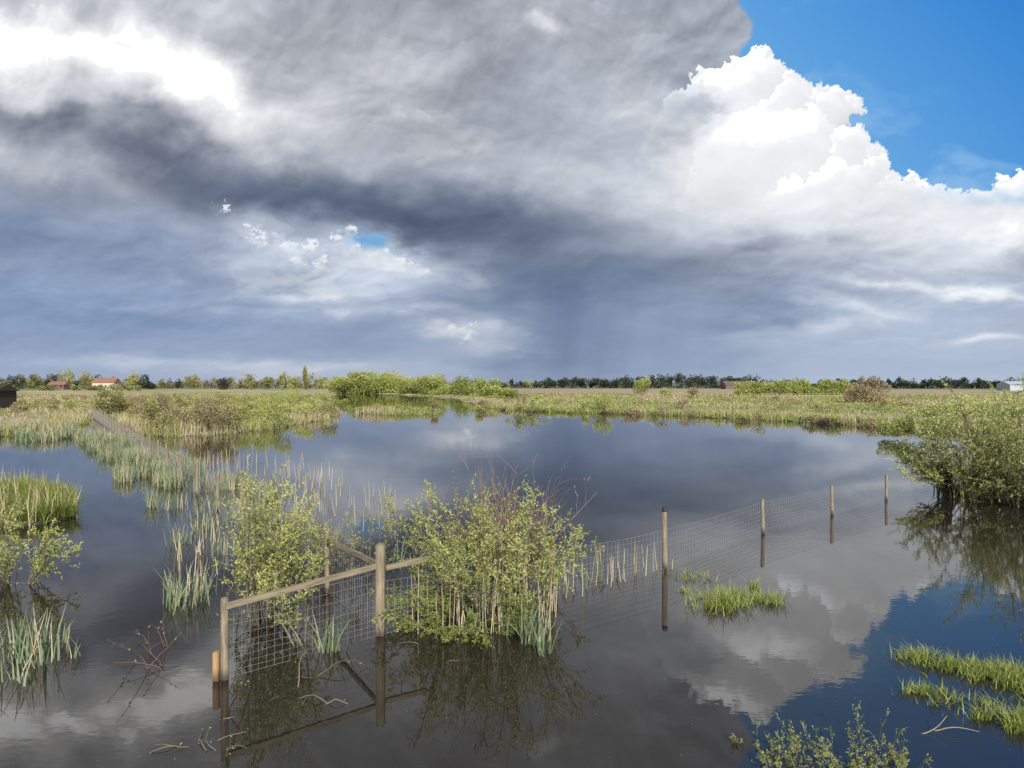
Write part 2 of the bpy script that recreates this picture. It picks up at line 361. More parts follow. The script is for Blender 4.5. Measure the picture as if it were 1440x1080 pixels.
def shrub(b,c,rx,ry,h,n,leaf,mat=0,tm=.5,lobes=7,bark=1,trunk=0.0,stems=6,low=.12):
    c=np.array(c,float); cen=[];rad=[]
    for i in range(lobes):
        a=R.uniform(0,2*math.pi); q=math.sqrt(R.random())*.72
        hz=R.uniform(low,.8)*(1-.35*q*q); r=R.uniform(.28,.5)
        cen.append([math.cos(a)*q*(1.1-hz*.5),math.sin(a)*q*(1.1-hz*.5),hz]); rad.append(r*(1.1-.4*hz))
    cen=np.array(cen);rad=np.array(rad)
    k=R.integers(0,lobes,n); dv=unit(R.normal(size=(n,3))); rr=rad[k]*(1-np.abs(R.normal(0,.28,n)))*R.uniform(.85,1.12,n)
    p=cen[k]+dv*rr[:,None]*np.array([1,1,.62]); p[:,2]=np.where(p[:,2]<.02,R.random(n)*.2,p[:,2])
    g=np.sin(p[:,0]*9+k)*np.sin(p[:,1]*8+k*2)*np.sin(p[:,2]*11+k*3); keep=g>-.25; p=p[keep];k=k[keep];dv=dv[keep]
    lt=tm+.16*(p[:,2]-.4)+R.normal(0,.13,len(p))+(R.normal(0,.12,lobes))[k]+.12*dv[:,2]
    P_=c+p*np.array([rx,ry,h-trunk])+np.array([0,0,trunk])
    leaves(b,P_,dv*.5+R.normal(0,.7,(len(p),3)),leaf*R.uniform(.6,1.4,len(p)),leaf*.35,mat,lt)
    for i in range(stems):
        j=R.integers(0,lobes); e=c+cen[j]*np.array([rx,ry,h-trunk])*np.array([1,1,1.25])+np.array([0,0,trunk])
        mid=(c+e)/2+R.normal(0,.08,3)*rx; mid[2]=c[2]+(e[2]-c[2])*.5
        tube(b,np.array([c+[0,0,-.1],mid,e]),np.array([.02,.012,.004])*h*.7,bark,.4,4)

# ---------------------------------------------------------------- shoreline survey, ground
far=[(-500,640),(-150,628),(0,614),(60,612),(108,604),(125,588),(150,588),(180,606),(230,614),(300,612),(400,602),(460,588),(474,580),(455,569),(425,561),(432,555),(460,553.5),(530,554),(600,557),(650,563),(690,574),(720,578),(800,580),(950,585),(1100,593),(1230,600),(1300,606),(1440,618),(1900,650)]
mainland=[tuple(site(a,b_)[:2]) for a,b_ in far]+[(6000,40),(6000,7000),(-7000,7000),(-7000,40)]
polys=[mainland,
 [tuple(site(a,b_)[:2]) for a,b_ in [(1325,688),(1355,704),(1440,710),(1700,735),(1800,690),(1440,655),(1340,660)]],
 [tuple(site(a,b_)[:2]) for a,b_ in [(-160,690),(-100,742),(30,742),(100,728),(95,708),(30,690)]],
 [tuple(site(a,b_)[:2]) for a,b_ in [(505,581),(560,584),(620,582),(600,579),(520,579)]],
 [(-200,-30),(200,-30),(7000,-200),(7000,-7000),(-7000,-7000),(-7000,-200)]]
def sdist(x,y):
    best=np.full(x.shape,-1e9)
    for po in polys:
        po=np.array(po); d=np.full(x.shape,1e18); ins=np.zeros(x.shape,bool)
        for i in range(len(po)):
            ax,ay=po[i]; bx,by=po[(i+1)%len(po)]; ex,ey=bx-ax,by-ay
            t=np.clip(((x-ax)*ex+(y-ay)*ey)/(ex*ex+ey*ey),0,1); d=np.minimum(d,(x-ax-t*ex)**2+(y-ay-t*ey)**2)
            if ey!=0: c=((ay>y)!=(by>y))&(x<(bx-ax)*(y-ay)/ey+ax); ins^=c
        best=np.maximum(best,np.where(ins,1,-1)*np.sqrt(d))
    r=np.hypot(x,y)
    return best+ (fbm(x/5,y/5,3)-.5)*np.clip(r/30,.3,3.0)
def height(x,y):
    s=sdist(x,y); z=np.where(s>0,.06+.30*np.clip(s/6,0,1)**.8,np.maximum(s*.35,-.9))
    return z+np.where(s>0.3,(fbm(x/3,y/3,9)-.4)*.16,0),s
ang=np.concatenate([np.arange(-180,-52,4),np.arange(-52,52,.25),np.arange(52,180,4)])*math.pi/180
rad=np.concatenate([np.array([0.5,4]),np.geomspace(6,400,230),np.geomspace(430,6500,22)])
RR,AA=np.meshgrid(rad,ang,indexing='ij'); gx=RR*np.sin(AA); gy=RR*np.cos(AA); gz,gs=height(gx,gy)
nr,na=RR.shape; idx=np.arange(nr*na).reshape(nr,na); j2=np.roll(np.arange(na),-1)
q=np.stack([idx[:-1],idx[:-1][:,j2],idx[1:][:,j2],idx[1:]],-1).reshape(-1,4)[:, ::-1]
gb=B(); gb.add(np.stack([gx,gy,gz],-1),q,0,0.5)
def inpoly(x,y,po):
    ins=np.zeros(x.shape,bool)
    for i in range(len(po)):
        ax,ay=po[i][:2]; bx,by=po[(i+1)%len(po)][:2]
        if by!=ay: ins^=((ay>y)!=(by>y))&(x<(bx-ax)*(y-ay)/(by-ay)+ax)
    return ins
nn=fbm(gx/14,gy/30,21)[...,None]; n2_=fbm(gx/4,gy/4,31)[...,None]
cA=np.array([.26,.26,.095]);cBs=np.array([.42,.355,.215]);cG=np.array([.19,.25,.065]); cMud=np.array([.06,.048,.03])
nc=np.clip((nn-.45)*2.4+.5,0,1)
c=cA*(1-nc)+cBs*nc; c=np.where(n2_>.6,c*.6+cG*.4,c)
f1=inpoly(gx,gy,[at(745,150),at(1000,150),at(1500,480),at(600,480)])
c=np.where(f1[...,None],np.array([.36,.285,.195])*(.85+.3*n2_),c)
f2=inpoly(gx,gy,[at(905,100),at(1700,80),at(1500,165),at(940,185)]); c=np.where(f2[...,None],(np.array([.31,.33,.12])*(1-nc)+np.array([.38,.34,.18])*nc)*(.8+.4*n2_),c)
c=np.where((RR>480)[...,None],np.array([.16,.18,.09]),c)
c=np.where((gs<.25)[...,None],cMud,c)
go=gb.obj('ground',[],True); me=go.data
ca=me.color_attributes.new('Col','FLOAT_COLOR','POINT'); ca.data.foreach_set('color',np.concatenate([c,np.ones(c.shape[:-1]+(1,))],-1).reshape(-1))
m,t,b_=newmat('ground_soil_grass'); a=t.nodes.new('ShaderNodeAttribute'); a.attribute_name='Col'
no=t.nodes.new('ShaderNodeTexNoise'); no.inputs['Scale'].default_value=2.5; no.inputs['Detail'].default_value=8; no.inputs['Roughness'].default_value=.7
tcn=t.nodes.new('ShaderNodeTexCoord'); t.links.new(tcn.outputs['Object'],no.inputs[0])
mr=t.nodes.new('ShaderNodeMapRange'); t.links.new(no.outputs[0],mr.inputs[0]); mr.inputs[1].default_value=.3; mr.inputs[2].default_value=.7; mr.inputs[3].default_value=.55; mr.inputs[4].default_value=1.4
vm=t.nodes.new('ShaderNodeVectorMath'); vm.operation='SCALE'; t.links.new(a.outputs['Color'],vm.inputs[0]); t.links.new(mr.outputs[0],vm.inputs['Scale'])
t.links.new(vm.outputs[0],b_.inputs['Base Color']); b_.inputs['Roughness'].default_value=.95
bp=t.nodes.new('ShaderNodeBump'); bp.inputs['Distance'].default_value=.15; t.links.new(no.outputs[0],bp.inputs['Height']); t.links.new(bp.outputs[0],b_.inputs['Normal'])
me.materials.append(m)

# water
wb=B(); wb.add([(-400,-300,0),(400,-300,0),(400,420,0),(-400,420,0)],[[0,1,2,3]],0,0)
m,t,b_=newmat('pond_water'); n=t.nodes;l=t.links
b_.inputs['Base Color'].default_value=(.022,.018,.0135,1); b_.inputs['Roughness'].default_value=.01; b_.inputs['IOR'].default_value=1.5
tcn=n.new('ShaderNodeTexCoord')
n1_=n.new('ShaderNodeTexNoise'); n1_.inputs['Scale'].default_value=1.6; n1_.inputs['Detail'].default_value=3; l.new(tcn.outputs['Object'],n1_.inputs[0])
mp=n.new('ShaderNodeMapping'); mp.inputs['Scale'].default_value=(1,2.2,1); mp.inputs['Rotation'].default_value=(0,0,.3); l.new(tcn.outputs['Object'],mp.inputs[0])
n2w=n.new('ShaderNodeTexNoise'); n2w.inputs['Scale'].default_value=5; n2w.inputs['Detail'].default_value=2; l.new(mp.outputs[0],n2w.inputs[0])
n3=n.new('ShaderNodeTexNoise'); n3.inputs['Scale'].default_value=.05; n3.inputs['Detail'].default_value=3; l.new(mp.outputs[0],n3.inputs[0])
pr=n.new('ShaderNodeMapRange'); l.new(n3.outputs[0],pr.inputs[0]); pr.inputs[1].default_value=.42; pr.inputs[2].default_value=.62; pr.inputs[3].default_value=.15; pr.inputs[4].default_value=1
ad=n.new('ShaderNodeMath'); ad.operation='MULTIPLY_ADD'; l.new(n2w.outputs[0],ad.inputs[0]); ad.inputs[1].default_value=.35; l.new(n1_.outputs[0],ad.inputs[2])
ml=n.new('ShaderNodeMath'); ml.operation='MULTIPLY'; l.new(ad.outputs[0],ml.inputs[0]); l.new(pr.outputs[0],ml.inputs[1])
bp=n.new('ShaderNodeBump'); bp.inputs['Strength'].default_value=1; bp.inputs['Distance'].default_value=.0028; l.new(ml.outputs[0],bp.inputs['Height']); l.new(bp.outputs[0],b_.inputs['Normal'])
wo=wb.obj('water',[m])

# ---------------------------------------------------------------- fences
def empty(name,loc=(0,0,0)):
    o=bpy.data.objects.new(name,None); o.location=loc; S.collection.objects.link(o); return o
def bm_obj(name,bm,mat,parent=None,loc=(0,0,0),rot=(0,0,0)):
    me=bpy.data.meshes.new(name); bm.to_mesh(me); bm.free(); me.materials.append(mat)
    o=bpy.data.objects.new(name,me); S.collection.objects.link(o); o.location=loc; o.rotation_euler=rot
    if parent: o.parent=parent
    return o
def round_post(name,p,h,r,mat,parent,tilt=.02,cap=False):
    bm=bmesh.new(); bmesh.ops.create_cone(bm,cap_ends=True,segments=14,radius1=r*1.04,radius2=r*.95,depth=h+.8)
    top=[e for e in bm.edges if all(v_.co.z>0 for v_ in e.verts)]; bmesh.ops.bevel(bm,geom=top,offset=r*.2,segments=2,affect='EDGES')
    for v_ in bm.verts: v_.co.z+=(h-.8)/2; v_.co.x+=random.gauss(0,r*.03)
    o=bm_obj(name,bm,mat,parent,p,(random.gauss(0,tilt),random.gauss(0,tilt),0))
    if cap:
        bm=bmesh.new(); bmesh.ops.create_cone(bm,cap_ends=True,segments=14,radius1=r*1.12,radius2=r*.95,depth=.07); bmesh.ops.bevel(bm,geom=bm.edges[:],offset=.006,affect='EDGES')
        bm_obj('cap',bm,CAPM,parent,(p[0],p[1],h+.0),(0,0,0))
    return o
def beam(name,a,b2,w_,d_,mat,parent):
    a=Vector(a);b2=Vector(b2); L_=(b2-a).length; bm=bmesh.new(); bmesh.ops.create_cube(bm,size=1)
    bmesh.ops.scale(bm,vec=(w_,d_,L_),verts=bm.verts); bmesh.ops.bevel(bm,geom=bm.edges[:],offset=min(w_,d_)*.12,segments=2,affect='EDGES')
    o=bm_obj(name,bm,mat,parent,(a+b2)/2); o.rotation_euler=(b2-a).to_track_quat('Z','Y').to_euler(); return o
def netting(b,pts,h,sp=.11,r=.0022,rows=(0,.1,.2,.3,.4,.52,.64,.77,.9),z0=-.1):
    for a,c_ in zip(pts[:-1],pts[1:]):
        a=np.array(a,float);c_=np.array(c_,float); Ln=np.linalg.norm((c_-a)[:2]); k=max(2,int(Ln/sp)); ts=np.linspace(0,1,k+1)
        sag=lambda t_: -.03*math.sin(math.pi*t_)
        ph=R.uniform(0,6)
        for rz in rows:
            n_=max(4,int(Ln/.5)); tt=np.linspace(0,1,n_+1); pp=a+(c_-a)*tt[:,None]; pp=pp.copy(); pp[:,2]=rz*h/.9+np.array([sag(x) for x in tt])*(rz/.9)+.008*np.sin(tt*Ln*3+rz*20+ph)
            tube(b,pp,r*(1.3 if rz==rows[-1] else 1),0,.5,3)
        for x in ts:
            p=a+(c_-a)*x; tube(b,np.array([[p[0],p[1],z0],[p[0]+R.normal(0,.004),p[1],h+sag(x)]]),r*.9,0,.5,3)
p1=site(316,955);p2=site(535,893);p3=site(460,833)
F1=empty('wire_fence')
beam('strainer_post',(p2[0],p2[1],-.6),(p2[0],p2[1]+.01,1.27),.12,.11,WOOD,F1)
round_post('end_post',p1,.97,.046,WOOD,F1,.01)
beam('end_stub',(p1[0]-.085,p1[1]-.03,-.5),(p1[0]-.085,p1[1]-.03,.34),.07,.07,WOODN,F1)
round_post('brace_post',p3,1.04,.045,WOOD,F1,.01)
beam('rail',(p1[0]+.03,p1[1]-.055,.88),(p2[0]-.06,p2[1]-.05,.97),.045,.075,WOOD,F1)
beam('rail_side',(p3[0]+.03,p3[1]-.06,.88),(p2[0]-.05,p2[1]+.08,.97),.045,.075,WOOD,F1)
right=[(780,838),(935,800),(1073,750),(1170,724),(1246,703),(1320,688)]
hs=[.85,1.13,.80,.79,.77,.75]
rp=[site(a,b2) for a,b2 in right]
beam('rail_end',(p2[0]+.07,p2[1]+.03,.93),(p2[0]+.6,p2[1]+.42,.96),.045,.075,WOOD,F1)
for i,(p,h) in enumerate(zip(rp,hs)):
    round_post('post_%d'%(i+1),p,h,.05 if i==1 else .043,WOOD,F1,.012,cap=(i==1))
nb_=B(); netting(nb_,[p1,p2],.88,.10,.0019,(0,.08,.16,.24,.33,.42,.52,.64,.77,.9))
netting(nb_,[p2,p3],.88,.10,.0019)
netting(nb_,[p2]+rp,.74,.10,.0023)
o=nb_.obj('netting',[WIRE]); o.parent=F1
F2=empty('wire_fence')
end=site(126,584); fp=[p3+(end-p3)*t_ for t_ in np.linspace(0,1,27)]
for i,p in enumerate(fp[1:]):
    round_post('post_%d'%(i+1),p,1.12+random.gauss(0,.06),.045+.0005*p[1],WOOD,F2,.03)
nb_=B(); netting(nb_,fp[:6],.95,.13,.0028); netting(nb_,fp[5:],.95,.3,.008)
o=nb_.obj('netting',[WIRE]); o.parent=F2

# ---------------------------------------------------------------- foreground bushes
b=B()
bush(b,site(690,862),1.95,1.8,28,11,3,.040,7,.46,-.04,0,1,.62,.011,start=.38)
bush(b,site(655,850),2.05,1.0,14,11,3,.040,7,.40,-.02,0,1,.62,.011,start=.38)
bush(b,site(748,835),1.45,.9,15,10,3,.040,7,.55,-.03,0,1,.6,.010,start=.3)
bush(b,site(718,835),2.3,.9,44,8,1,.03,2,.34,.0,0,2,.5,.010,bare=.9)
b.obj('willow_bush',[MW,MK,MT])
b=B()
bush(b,site(662,868)+[0,-.1,0],.85,1.9,36,12,3,.036,8,.9,-.14,0,1,.55,.007,start=.1)
bush(b,site(630,858),.95,.8,14,12,3,.036,8,.8,-.12,0,1,.55,.007,start=.1)
b.obj('bramble_bush',[MB,MK])
b=B()
bush(b,site(385,872),2.1,.9,28,11,3,.040,7,.24,.0,0,1,.62,.012,start=.35)
bush(b,site(360,862),1.4,.7,12,10,3,.040,7,.32,.0,0,1,.58,.009,start=.3)
bush(b,site(422,905),1.25,.2,5,10,3,.040,7,.25,.0,0,1,.6,.016,lean=(-.35,.1),start=.4)
b.obj('young_willow',[MW,MK])
b=B()
bush(b,site(500,800),1.25,2.2,20,9,2,.036,4,.6,.0,0,1,.55,.007)
bush(b,site(450,790),1.3,1.2,10,9,2,.036,4,.5,.0,0,1,.55,.007)
b.obj('willow_bush',[MO,MK])
b=B()
bush(b,site(25,822),1.2,.6,16,10,3,.040,6,.75,.0,0,1,.62,.012,lean=(.2,0),start=.3)
bush(b,site(-40,800),1.4,.8,14,10,3,.040,7,.6,.0,0,1,.6,.012,start=.25)
b.obj('willow_shrub',[MW,MK])
b=B()
bush(b,site(1375,700,.05),2.9,1.3,17,12,3,.07,8,.5,-.03,0,1,.66,.028,start=.25)
bush(b,site(1450,710,.05),3.3,2.2,28,12,3,.07,8,.5,-.03,0,1,.7,.028,start=.12)
bush(b,site(1415,708,.05),1.9,1.4,18,12,3,.07,8,.6,-.06,0,1,.7,.02,start=.08)
bush(b,site(1530,725,.05),3.4,2.2,22,12,3,.07,8,.45,-.02,0,1,.7,.03,start=.15)
bush(b,site(1340,696,.05),2.0,.5,12,12,3,.065,7,.5,-.03,0,1,.65,.028,lean=(-.95,.0),start=.35)
for i in range(6):
    tube(b,path(site(1335+i*5,698,-.1),np.array([R.normal(-.3,.4),R.normal(0,.2),1]),1.3,6,.15,0),np.linspace(.07,.03,7),1,.05,6)
b.obj('willow_tree',[MW,MK])
b=B()
for (px,d,h,rx) in [(1310,42,2.4,2.4),(1360,40,3.1,2.6),(1430,38,3.0,3.0),(1500,36,3.4,3.5),(1262,44,1.3,1.5)]:
    shrub(b,at(px,d,.2),rx,rx*.8,h,3000,.12,0,.62,10)
b.obj('willow_thicket',[MW,MK])

# ---------------------------------------------------------------- reeds
def sample_poly(pix,n):
    po=[site(a,c_)[:2] for a,c_ in pix]; po=np.array(po); lo=po.min(0);hi=po.max(0); o=[]
    k=0
    while k<n:
        p=R.uniform(lo,hi,(n*3,2)); p=p[inpoly(p[:,0],p[:,1],po)]; o.append(p); k+=len(p)
    return np.concatenate(o)[:n]
def reed_at(b,p,hm,wd,dead=.12):
    n=len(p); base=np.column_stack([p,np.full(n,-.12)]); dm=R.random(n)<dead
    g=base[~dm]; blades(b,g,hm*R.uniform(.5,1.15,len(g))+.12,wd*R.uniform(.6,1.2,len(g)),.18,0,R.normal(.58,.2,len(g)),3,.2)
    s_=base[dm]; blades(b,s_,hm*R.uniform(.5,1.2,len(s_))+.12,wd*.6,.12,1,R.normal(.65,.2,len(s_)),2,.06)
def clump(b,px,py,n,r,h,wd=.022,dead=.2):
    c_=site(px,py); p=c_[:2]+R.normal(0,r,(n,2)); reed_at(b,p,h,wd,dead)
b=B()
p=sample_poly([(96,608),(145,660),(205,712),(275,750),(350,745),(390,700),(265,655),(168,614)],36000)
nz=fbm(p[:,0]/1.2,p[:,1]/1.2,5); p=p[nz>.58]; reed_at(b,p,.6,.024,.33)
p=sample_poly([(-60,616),(60,622),(110,615),(100,600),(0,600)],9000); nz=fbm(p[:,0]/2,p[:,1]/2,5); p=p[nz>.5]; reed_at(b,p,.75,.05,.25)
for (x,y,n_,r,h) in [(262,850,70,.17,.62),(245,842,26,.1,.5),(290,835,26,.12,.5),(315,780,30,.2,.5),(255,765,40,.2,.5),(285,745,40,.25,.5),(330,735,30,.25,.5),(240,715,50,.25,.5),(300,720,50,.25,.55)]:
    clump(b,x,y,n_,r,h,.022,.28)
b.obj('cattail_reeds',[MR,MS])
b=B()
for (x,y,n_,r,h) in [(15,925,36,.15,.55),(55,930,40,.12,.6),(105,925,8,.04,.35),(-20,940,30,.15,.6),(75,905,12,.1,.4),(30,960,12,.1,.4)]: clump(b,x,y,n_,r,h,.025,.3)
b.obj('cattail_reeds',[MR,MS])
b=B()
for (x,y,n_,r,h) in [(468,915,26,.10,.55),(660,890,20,.08,.4),(745,905,34,.10,.6),(762,918,14,.05,.5),(705,890,14,.08,.4),(845,812,20,.2,.35),(800,830,10,.2,.3),(560,800,20,.2,.6)]: clump(b,x,y,n_,r,h,.026,.15)
b.obj('yellow_iris',[MR,MS])
b=B()
def stalks(b,pix,n,h,wd=.016):
    p=sample_poly(pix,n); base=np.column_stack([p,np.full(n,-.1)])
    for q_ in base:
        hh=h*R.uniform(.4,1.15); pts=path(q_,np.array([R.normal(0,.07),R.normal(0,.07),1]),hh+.1,3,.02,0)
        tube(b,pts,np.array([1,.9,.75,.4])*wd*.5,0,R.normal(.6,.2),4)
stalks(b,[(575,892),(770,892),(800,850),(590,850)],80,.88,.013)
stalks(b,[(770,850),(830,838),(950,800),(860,790),(780,800)],36,.5)
stalks(b,[(200,640),(400,650),(560,700),(560,760),(430,770),(300,700)],150,.7,.02)
stalks(b,[(225,860),(300,850),(320,760),(250,750)],26,.5,.022)
b.obj('dead_reed_stalks',[MS])
def tuft(b,px,py,rx,ry,n,h):
    c_=site(px,py); p=c_[:2]+R.normal(0,1,(n,2))*np.array([rx,ry]); nz=fbm(p[:,0]*5,p[:,1]*5,4); p=p[nz>.4]
    base=np.column_stack([p,np.full(len(p),-.05)]); blades(b,base,h*R.uniform(.4,1.15,len(p))+.05,.010,.3,0,R.normal(.6,.22,len(p)),3,.45)
for lst in [[(1012,853,.22,.16,520,.26),(1025,838,.18,.12,240,.22),(985,842,.1,.08,80,.2)],[(978,813,.14,.12,140,.16),(955,806,.2,.15,70,.14),(960,832,.04,.04,40,.1)],[(1070,845,.14,.08,130,.2),(1088,848,.1,.08,120,.22),(1060,826,.03,.05,60,.2)]]:
    b=B(); [tuft(b,*q_) for q_ in lst]; b.obj('grass_tuft',[MG])
b=B()
for q_ in [(1290,925,.16,.06,260,.16),(1340,938,.22,.07,420,.16),(1395,950,.22,.1,520,.18),(1440,960,.2,.2,500,.2),(1300,975,.14,.05,240,.13),(1350,990,.18,.05,320,.14),(1400,1010,.15,.05,320,.16),(1440,1025,.14,.07,350,.2),(1480,990,.2,.2,500,.2)]: tuft(b,*q_)
b.obj('grass_tuft',[MG])
b=B()
p=sample_poly([(-160,700),(-100,740),(30,740),(108,728),(100,705),(30,690)],26000); zc=fbm(p[:,0]/1.3,p[:,1]/1.3,77); base=np.column_stack([p,np.full(len(p),.05)])
blades(b,base,R.uniform(.25,.5,len(p))*(.4+1.1*zc),.010,.35,0,R.normal(.34,.16,len(p))+.3*(zc-.5),3,.7); b.obj('sedge_mound',[MG])
b=B()
for (x,y,n_,h) in [(1085,1070,7,.36),(1130,1068,8,.42),(1175,1075,8,.40),(1222,1060,7,.52),(1250,1075,7,.36),(1105,1085,9,.36),(1160,1095,9,.36),(1280,1090,8,.32),(1200,1090,8,.4),(1070,1045,3,.3)]:
    bush(b,site(x,y),h*1.1,.3,n_,6,1,.020,5,.5,.0,0,1,.42,.0035)
b.obj('water_sprigs',[MW,MK])
b=B()
for i in range(16):
    s0=site(R.uniform(330,470),R.uniform(945,1005),-.02); pt=path(s0,np.array([R.normal(.2,1),R.normal(0,.6),.55]),R.uniform(.4,.9),8,.18,-.16); tube(b,pt,np.linspace(.008,.002,9),0,R.uniform(.2,.8),4)
    leaves(b,pt[3:]+R.normal(0,.02,(6,3)),R.normal(0,1,(6,3)),.035,.009,1,.6)
for i in range(8):
    s0=site(R.uniform(250,340),R.uniform(1040,1065),-.02); pt=path(s0,np.array([R.normal(.3,1),R.normal(0,.5),.3]),R.uniform(.3,.6),7,.15,-.12); tube(b,pt,np.linspace(.006,.002,8),0,.7,4)
    leaves(b,pt+R.normal(0,.02,(8,3)),R.normal(0,1,(8,3)),.03,.008,1,.6)
for i in range(7):
    s0=site(R.uniform(570,720),R.uniform(900,925),-.02); pt=path(s0,np.array([R.normal(0,1),R.normal(-.2,.6),.3]),R.uniform(.25,.5),7,.15,-.12); tube(b,pt,np.linspace(.005,.002,8),0,.8,4)
for i in range(3):
    s0=site(R.uniform(1280,1340),R.uniform(1025,1035),-.01); pt=path(s0,np.array([1,R.normal(0,.2),.2]),R.uniform(.25,.5),7,.1,-.05); tube(b,pt,np.linspace(.008,.003,8),0,.95,4)
b.obj('drowned_branches',[MK,MB])
b=B()
for i in range(10):
    s0=site(R.uniform(190,245),R.uniform(900,950),-.02); pt=path(s0,np.array([R.normal(0,.5),R.normal(0,.4),1]),R.uniform(.3,.75),7,.14,-.03); tube(b,pt,np.linspace(.006,.002,8),0,.2,4)
    leaves(b,pt[4:]+R.normal(0,.01,(4,3)),R.normal(0,1,(4,3)),.04,.012,1,.5)
b.obj('twiggy_shrub',[MT,MB])

# ---------------------------------------------------------------- mid-distance shrubs
b=B()
for px in np.arange(200,470,12):
    for k in range(3):
        py=R.uniform(576,612)-max(0,(px-310)*.13); s0=site(px+R.normal(0,6),py,.15); d=s0[1]
        mt=(0 if R.random()<.4 else 2) if px<310 else (3 if R.random()<.55 else 0)
        shrub(b,s0,R.uniform(1.3,2.4),R.uniform(1.2,2),R.uniform(1.6,2.8),1700,.12,mt,R.uniform(.4,.68),6)
b.obj('willow_scrub',[MO,MK,MBR,MW])
b=B(); s0=site(155,588,.2); shrub(b,s0,2.2,2,3.4,3500,.16,0,.3,9,1); shrub(b,s0+[1.5,0,0],1.6,2,2.6,1800,.16,0,.35,7,1); b.obj('willow_bush',[MO,MK])
b=B()
for px in (515,530,548,565,585,606): shrub(b,site(px,581,.0),R.uniform(1.2,1.9),1.0,R.uniform(.8,1.5),1300,.13,0 if px<580 else 2,.5,6)
b.obj('willow_bush',[MO,MK,MBR])
b=B()
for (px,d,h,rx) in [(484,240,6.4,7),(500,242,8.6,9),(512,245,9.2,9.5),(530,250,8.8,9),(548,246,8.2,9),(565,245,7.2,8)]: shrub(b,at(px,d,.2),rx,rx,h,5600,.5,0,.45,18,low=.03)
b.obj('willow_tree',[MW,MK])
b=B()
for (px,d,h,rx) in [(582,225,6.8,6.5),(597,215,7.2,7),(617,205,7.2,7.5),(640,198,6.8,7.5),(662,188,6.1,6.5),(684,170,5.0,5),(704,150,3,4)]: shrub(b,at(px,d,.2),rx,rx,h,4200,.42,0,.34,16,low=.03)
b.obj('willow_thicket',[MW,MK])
b=B(); shrub(b,site(848,581,.0),1.5,1.5,3.0,2600,.14,0,.55,8); shrub(b,site(824,580,.0),.9,1,1.8,900,.14,0,.5,5); b.obj('willow_bush',[MW,MK])
b=B(); shrub(b,at(905,180,.3),2.9,2.6,5.8,2200,.3,0,.5,9,1,.6,low=.2); b.obj('willow_tree',[MW,MK])
b=B(); shrub(b,at(938,170,.3),2.2,2,2.8,1100,.25,0,.5,6); shrub(b,at(975,160,.3),3,2,2.6,1100,.25,2,.5,6); b.obj('hawthorn_bush',[MW,MK,MBR])
b=B(); shrub(b,at(1222,115,.3),4.3,3.4,5.3,5200,.26,2,.55,14,1,.1,14); b.obj('bare_oak_tree',[MW,MK,MBR])
b=B()
bush(b,at(733,95,.2),3.2,.6,9,12,2,.05,1,.5,0,0,1,.3,.04,bare=.9); b.obj('bare_tree',[MO,MK])
b=B()
for px in np.arange(1045,1195,11): shrub(b,at(px,190,.3),R.uniform(3,4.5),3,R.uniform(4.0,5.8),1500,.4,0,.40,9,low=.05)
b.obj('willow_hedge',[MW,MK])
b=B()
for i in range(80):
    px=R.choice([R.uniform(650,800),R.uniform(950,1300),R.uniform(20,130),R.uniform(170,400)]); d=R.uniform(72,150); rx=R.uniform(.8,2.4)
    shrub(b,at(px,d,.2),rx,rx,R.uniform(.7,1.9),500,.16,int(R.choice([0,3,2])),R.uniform(.3,.7),5)
for i in range(26):
    px=R.uniform(700,1260); py=576+max(0,px-700)*.045+R.uniform(-2,1.5); rx=R.uniform(.6,1.5)
    shrub(b,site(px,py,.05),rx,rx,R.uniform(.6,1.4),420,.12,int(R.choice([0,3,2])),R.uniform(.4,.7),5)
b.obj('scattered_scrub',[MO,MK,MBR,MW])
b=B()
def dtree(px,top,wpx,d,mat,tm,n=420):
    h=(CAM_H+(540-top)/F*d-.3)*1.06; rx=wpx/F*d*.5; shrub(b,at(px,d+R.uniform(-15,15),.3),rx,rx,h,n,d/520,mat,tm,7,1,0,2)
for px in np.arange(765,1070,6):
    top=531-6*math.exp(-((px-960)/90)**2)+R.normal(0,1.3); dtree(px,top,R.uniform(14,28),520,0,R.uniform(.3,.6),500)
for px in np.arange(1255,1425,6): dtree(px,532+R.normal(0,1.8),R.uniform(12,24),480,0,R.uniform(.3,.6))
for px in np.arange(1425,1800,9): dtree(px,535+R.normal(0,1.5),R.uniform(12,22),480,0,R.uniform(.3,.6))
for px in np.arange(1040,1260,10): dtree(px,534+R.normal(0,1.6),R.uniform(14,24),560,0,.5)
for px in np.arange(-300,500,6): dtree(px,531+R.normal(0,3),R.uniform(10,28),520,int(R.choice([0,2,3])),R.uniform(.2,.6),320)
for px in np.arange(480,770,8): dtree(px,534+R.normal(0,1.8),R.uniform(12,26),560,int(R.choice([0,2])),R.uniform(.2,.55),320)
b.obj('woodland',[MD,MK,MO,MBR])
def lone(name,px,top,wpx,d,mat,tm,n=1100):
    global b
    b=B(); dtree(px,top-1.5,wpx*1.15,d,0,tm,n); b.obj(name,[mat,MK])
for (nm,px,top,wp,mt,tm) in [('copper_beech_tree',76,524,20,MBR,.05),('field_maple_tree',95,520,24,MO,.6),('field_maple_tree',120,522,20,MO,.4),('field_maple_tree',177,516,34,MO,.7),('pine_tree',202,528,26,MD,.4),
   ('oak_tree',273,524,20,MO,.45),('pine_tree',312,530,26,MD,.5),('oak_tree',352,526,22,MO,.4),('oak_tree',378,528,20,MO,.4),('poplar_tree',397,519,9,MO,.55),('poplar_tree',430,513,10,MO,.5),('oak_tree',412,526,20,MO,.6),('oak_tree',455,529,26,MO,.5),
   ('oak_tree',20,526,30,MD,.7),('oak_tree',48,529,24,MO,.2)]:
    lone(nm,px,top,wp,400,mt,tm)
b=B()
